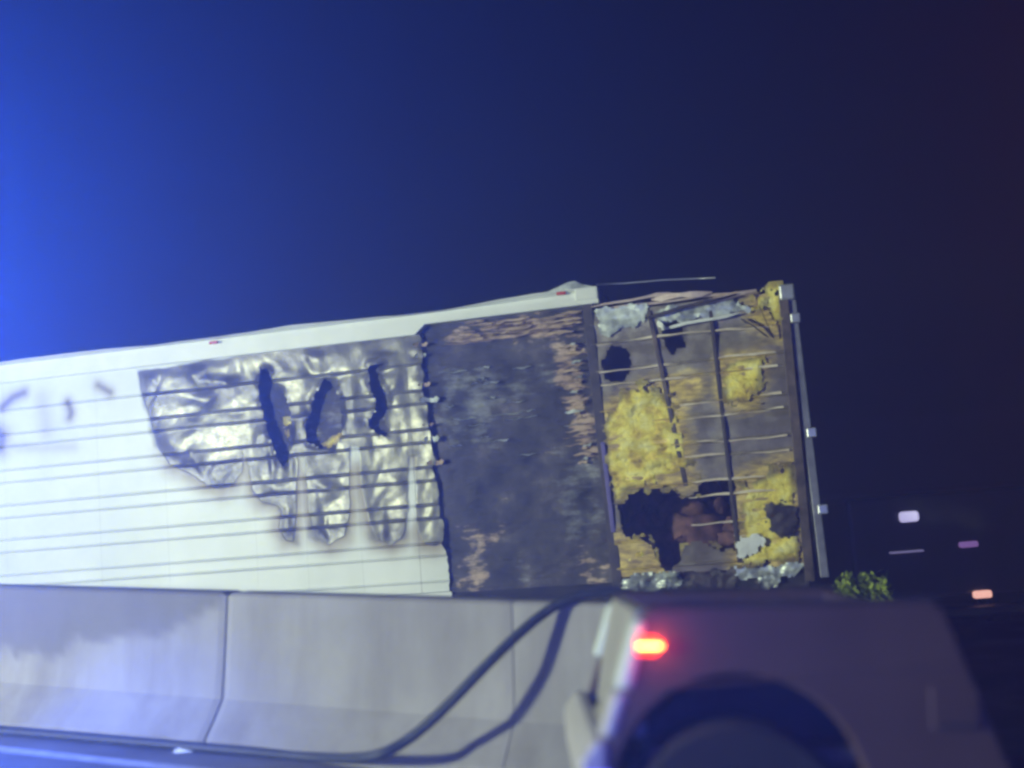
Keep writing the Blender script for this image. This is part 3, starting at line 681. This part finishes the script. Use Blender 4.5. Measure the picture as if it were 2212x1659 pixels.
for p in hp[:7]: p[2] = max(p[2], road_z(p[0])+0.036)
ho = tube('fire_hose', spline(hp, 8), 0.031, 'hose', None, 14)
tag(ho, 'dark fire hose along the road edge, looped up over the barrier top', 'hose')

# ================================================================== PICKUP (dark, tail towards the left)
PX, PY = 0.335, 4.2
pk = empty('pickup_truck', (PX, PY, road_z(PX)-0.07), (math.radians(-1.5), -math.atan(gB), 0))
tag(pk, 'dark pickup truck with lit red tail lamp in the near foreground', 'pickup')
Wd = 1.42
AC, AR = (0.315, 0.565), 0.46
def bed_side(y0, y1, name):
    out = [(-0.02, 1.245), (0.02, 1.26), (1.02, 1.282), (1.07, 1.25), (1.16, 1.0), (1.30, 0.62), (1.33, 0.42), (AC[0]+AR+0.02, 0.40)]
    for k in range(0, 25):
        a = math.radians(-15+ (k/24)*(210)); out.append((AC[0]+AR*math.cos(a), AC[1]+AR*math.sin(a)))
    out += [(-0.175, 0.46), (-0.17, 0.72), (-0.085, 0.98)]
    return prism(name, out, y0, y1, 'paint_dark', pk, 0.012)
bed_side(0.0, 0.06, 'bed_side'); bed_side(Wd-0.06, Wd, 'bed_side')
prism('bed_rail_cap', [(-0.03, 1.262), (0.02, 1.274), (1.02, 1.296), (1.06, 1.296), (1.06, 1.285), (0.02, 1.263)], -0.012, 0.085, 'plastic', pk, 0.004)
prism('bed_rail_cap', [(-0.03, 1.262), (0.02, 1.274), (1.02, 1.296), (1.06, 1.296), (1.06, 1.285), (0.02, 1.263)], Wd-0.085, Wd+0.012, 'plastic', pk, 0.004)
box('bed_floor', (0.0, 0.07, 0.70), (1.25, Wd-0.07, 0.76), 'plastic', pk)
box('bed_front_wall', (0.98, 0.062, 0.77), (1.03, Wd-0.062, 1.26), 'paint_dark', pk)
tg = prism('tailgate', [(-0.035, 1.24), (0.03, 1.25), (0.0, 0.78), (-0.115, 0.78), (-0.085, 1.0)], 0.17, Wd-0.17, 'tailgate', pk, 0.01)
for y0, y1 in ((-0.012, 0.165), (Wd-0.165, Wd+0.012)):
    lampo = prism('tail_lamp', [(-0.05, 1.215), (-0.005, 1.215), (-0.06, 0.97), (-0.125, 0.97)], y0, y1, 'clear', pk, 0.02)
    zc = 1.135
    sgn = -0.006 if y0 < 0.5 else 0.006
    lens = prism('red_lens', [(-0.05, 1.158), (0.02, 1.158), (0.055, 1.13), (0.02, 1.095), (-0.05, 1.095)], (y0-0.016 if y0 < 0.5 else y1), (y0-0.001 if y0 < 0.5 else y1+0.016), 'tail_glow', pk, 0.006)
    core = prism('lit_element', [(-0.045, 1.134), (0.042, 1.132), (0.042, 1.121), (-0.045, 1.121)], (y0-0.022 if y0 < 0.5 else y1+0.002), (y0-0.012 if y0 < 0.5 else y1+0.02), 'tail_core', pk, 0.002)
prism('rear_quarter_cap', [(-0.13, 0.965), (-0.07, 0.965), (-0.125, 0.80), (-0.185, 0.80)], -0.008, 0.16, 'bumper', pk, 0.02)
bmp = prism('rear_bumper', [(-0.20, 0.80), (-0.15, 0.80), (-0.165, 0.52), (-0.19, 0.50), (-0.25, 0.56), (-0.26, 0.72)], -0.01, Wd+0.01, 'bumper', pk, 0.02)
box('side_reflector', (-0.235, -0.022, 0.655), (-0.14, -0.006, 0.69), 'reflector_glow', pk, 0.004)
fd = box('fuel_door', (1.00, -0.008, 0.83), (1.17, 0.004, 0.98), 'paint_dark', pk, 0.004)
box('fuel_door_latch', (1.02, -0.016, 0.835), (1.15, -0.005, 0.85), 'black', pk, 0.003)
prism('body_crease', [(0.02, 0.985), (1.13, 1.06), (1.135, 1.05), (0.02, 0.975)], -0.006, 0.002, 'paint_dark', pk, 0.002)
box('wheel_well', (0.01, 0.30, 0.33), (0.80, 0.42, 1.04), 'black', pk)
box('wheel_well', (0.01, Wd-0.42, 0.33), (0.80, Wd-0.30, 1.04), 'black', pk)
box('frame_rail', (-0.08, 0.45, 0.45), (4.5, 0.53, 0.58), 'black', pk); box('frame_rail', (-0.08, Wd-0.53, 0.45), (4.5, Wd-0.45, 0.58), 'black', pk)
cab = prism('cab', [(2.2, 0.42), (2.2, 1.25), (2.26, 1.72), (2.95, 1.74), (3.50, 1.28), (4.50, 1.16), (4.62, 0.95), (4.62, 0.45)], 0.0, Wd, 'paint_dark', pk, 0.03)
for y0 in (-0.006, Wd-0.004): prism('side_window', [(2.34, 1.28), (2.38, 1.64), (2.90, 1.66), (3.30, 1.30)], y0, y0+0.010, 'glass', pk, 0.003)
for x in (AC[0], 3.72):
    for y in (0.15, Wd-0.15): wheel(pk, (x, y, 0.43), 0.43, 0.25)
lo = lamp('tail_lamp_light', 'POINT', (0, 0, 0), 1.2, (1.0, 0.10, 0.03), shadow_soft_size=0.03)
lo.parent = pk; lo.location = (0.03, -0.07, 1.13)

# ================================================================== SHRUBS beyond the trailer
def shrub(c, rx, rz, n, label):
    t = empty('shrub', c); tag(t, label, 'shrub', 'shrubs beyond the trailer')
    vs = []; fs = []
    for k in range(n):
        a = random.uniform(0, 2*math.pi); e = random.uniform(-0.2, 1.0); rr = random.uniform(0.45, 1.0)
        lump = 0.8+0.35*math.sin(3*a+c[0]*5)*math.cos(4*e)
        p = Vector((math.cos(a)*rx*rr*lump*math.sqrt(max(0.05, 1-e*e*0.8)), math.sin(a)*rx*rr*lump*0.8, rz*(0.42+0.58*e*rr)))
        d = Vector((random.gauss(0, 1), random.gauss(0, 1), random.gauss(0.3, 1))).normalized(); s = d.cross(Vector((0, 0.3, 1))).normalized()
        L = random.uniform(0.05, 0.10); b0 = len(vs)
        vs += [p, p+d*L*0.5+s*L*0.28, p+d*L, p+d*L*0.5-s*L*0.28]; fs.append((b0, b0+1, b0+2, b0+3))
    from_py('crown', vs, fs, 'leaf', t)
    for k in range(5):
        a = k*1.26; tube('stem', [(0, 0, 0), (math.cos(a)*rx*0.25, math.sin(a)*rx*0.25, rz*0.4), (math.cos(a)*rx*0.6, math.sin(a)*rx*0.6, rz*0.8)], [0.02, 0.014, 0.005], 'brown_post', t, 6)
a = at_y(1824, 1245, 10.0); shrub((a[0], a[1], -0.06), 0.16, 1.12, 1300, 'bright green shrub right beside the trailer end, left of two')
a = at_y(1886, 1245, 10.0); shrub((a[0], a[1], -0.06), 0.21, 1.13, 1700, 'broader green shrub, right of two beyond the trailer end')

# ================================================================== FAR EMERGENCY TRUCK with lit lamps
fc = at_y(1955, 1192, 14.0)
ft = empty('emergency_truck', (fc[0]-0.55, 14.3, -0.06)); tag(ft, 'dark emergency truck with lit marker lamps, far behind the pickup', 'truck')
box('body', (0.0, 0.0, 0.45), (2.3, 5.5, 1.72), 'coach', ft, 0.05)
for x in (0.25, 2.05):
    for y in (1.0, 4.4): wheel(ft, (x, y, 0.46), 0.46, 0.28).rotation_euler = (0, 0, math.pi/2)
box('rear_step', (0.05, -0.35, 0.24), (2.25, 0.0, 0.33), 'plastic', ft, 0.02)
def flamp(px, py, w_, h_, m, nm):
    p = at_y(px, py, 14.22); x, z = p[0]-ft.location.x, p[2]+0.06
    box(nm, (x-w_/2, -0.10, z-h_/2), (x+w_/2, -0.002, z+h_/2), m, ft, min(w_, h_)*0.3)
flamp(1965, 1116, 0.24, 0.13, 'lamp_white', 'scene_lamp'); flamp(1960, 1192, 0.40, 0.022, 'streak_glow', 'streak_reflection')  # the thin strip is a reflection on the bodywork, built as a glowing part
flamp(2094, 1176, 0.22, 0.07, 'lamp_lilac', 'marker_lamp'); flamp(2124, 1284, 0.22, 0.09, 'lamp_amber', 'turn_lamp')

# small glinting scrap on the shoulder
a = gpt(398, 1624, 0.0)
sc = from_py('metal_scrap', [(-0.07, -0.03, 0.002), (0.07, -0.04, 0.004), (0.08, 0.04, 0.02), (-0.06, 0.05, 0.03), (0.0, 0.0, 0.05)], [(0, 1, 4), (1, 2, 4), (2, 3, 4), (3, 0, 4), (3, 2, 1, 0)], 'rail'); sc.location = tuple(a)
tag(sc, 'small pale scrap of metal glinting on the blue-lit shoulder', 'debris')

# ================================================================== HAZE (smoke drifting over the road)
hb = box('haze', (-40, -12, -2.4), (40, 60, 5.2), None); tag(hb, kind='stuff')
hm = bpy.data.materials.new('smoke_haze'); hm.use_nodes = True; t = hm.node_tree
for nn in list(t.nodes):
    if nn.type == 'BSDF_PRINCIPLED': t.nodes.remove(nn)
pv = t.nodes.new('ShaderNodeVolumePrincipled'); pv.inputs['Color'].default_value = (0.9, 0.9, 0.95, 1); pv.inputs['Density'].default_value = 0.011; pv.inputs['Anisotropy'].default_value = 0.6
t.links.new(pv.outputs[0], t.nodes['Material Output'].inputs['Volume'])
hb.data.materials.append(hm)
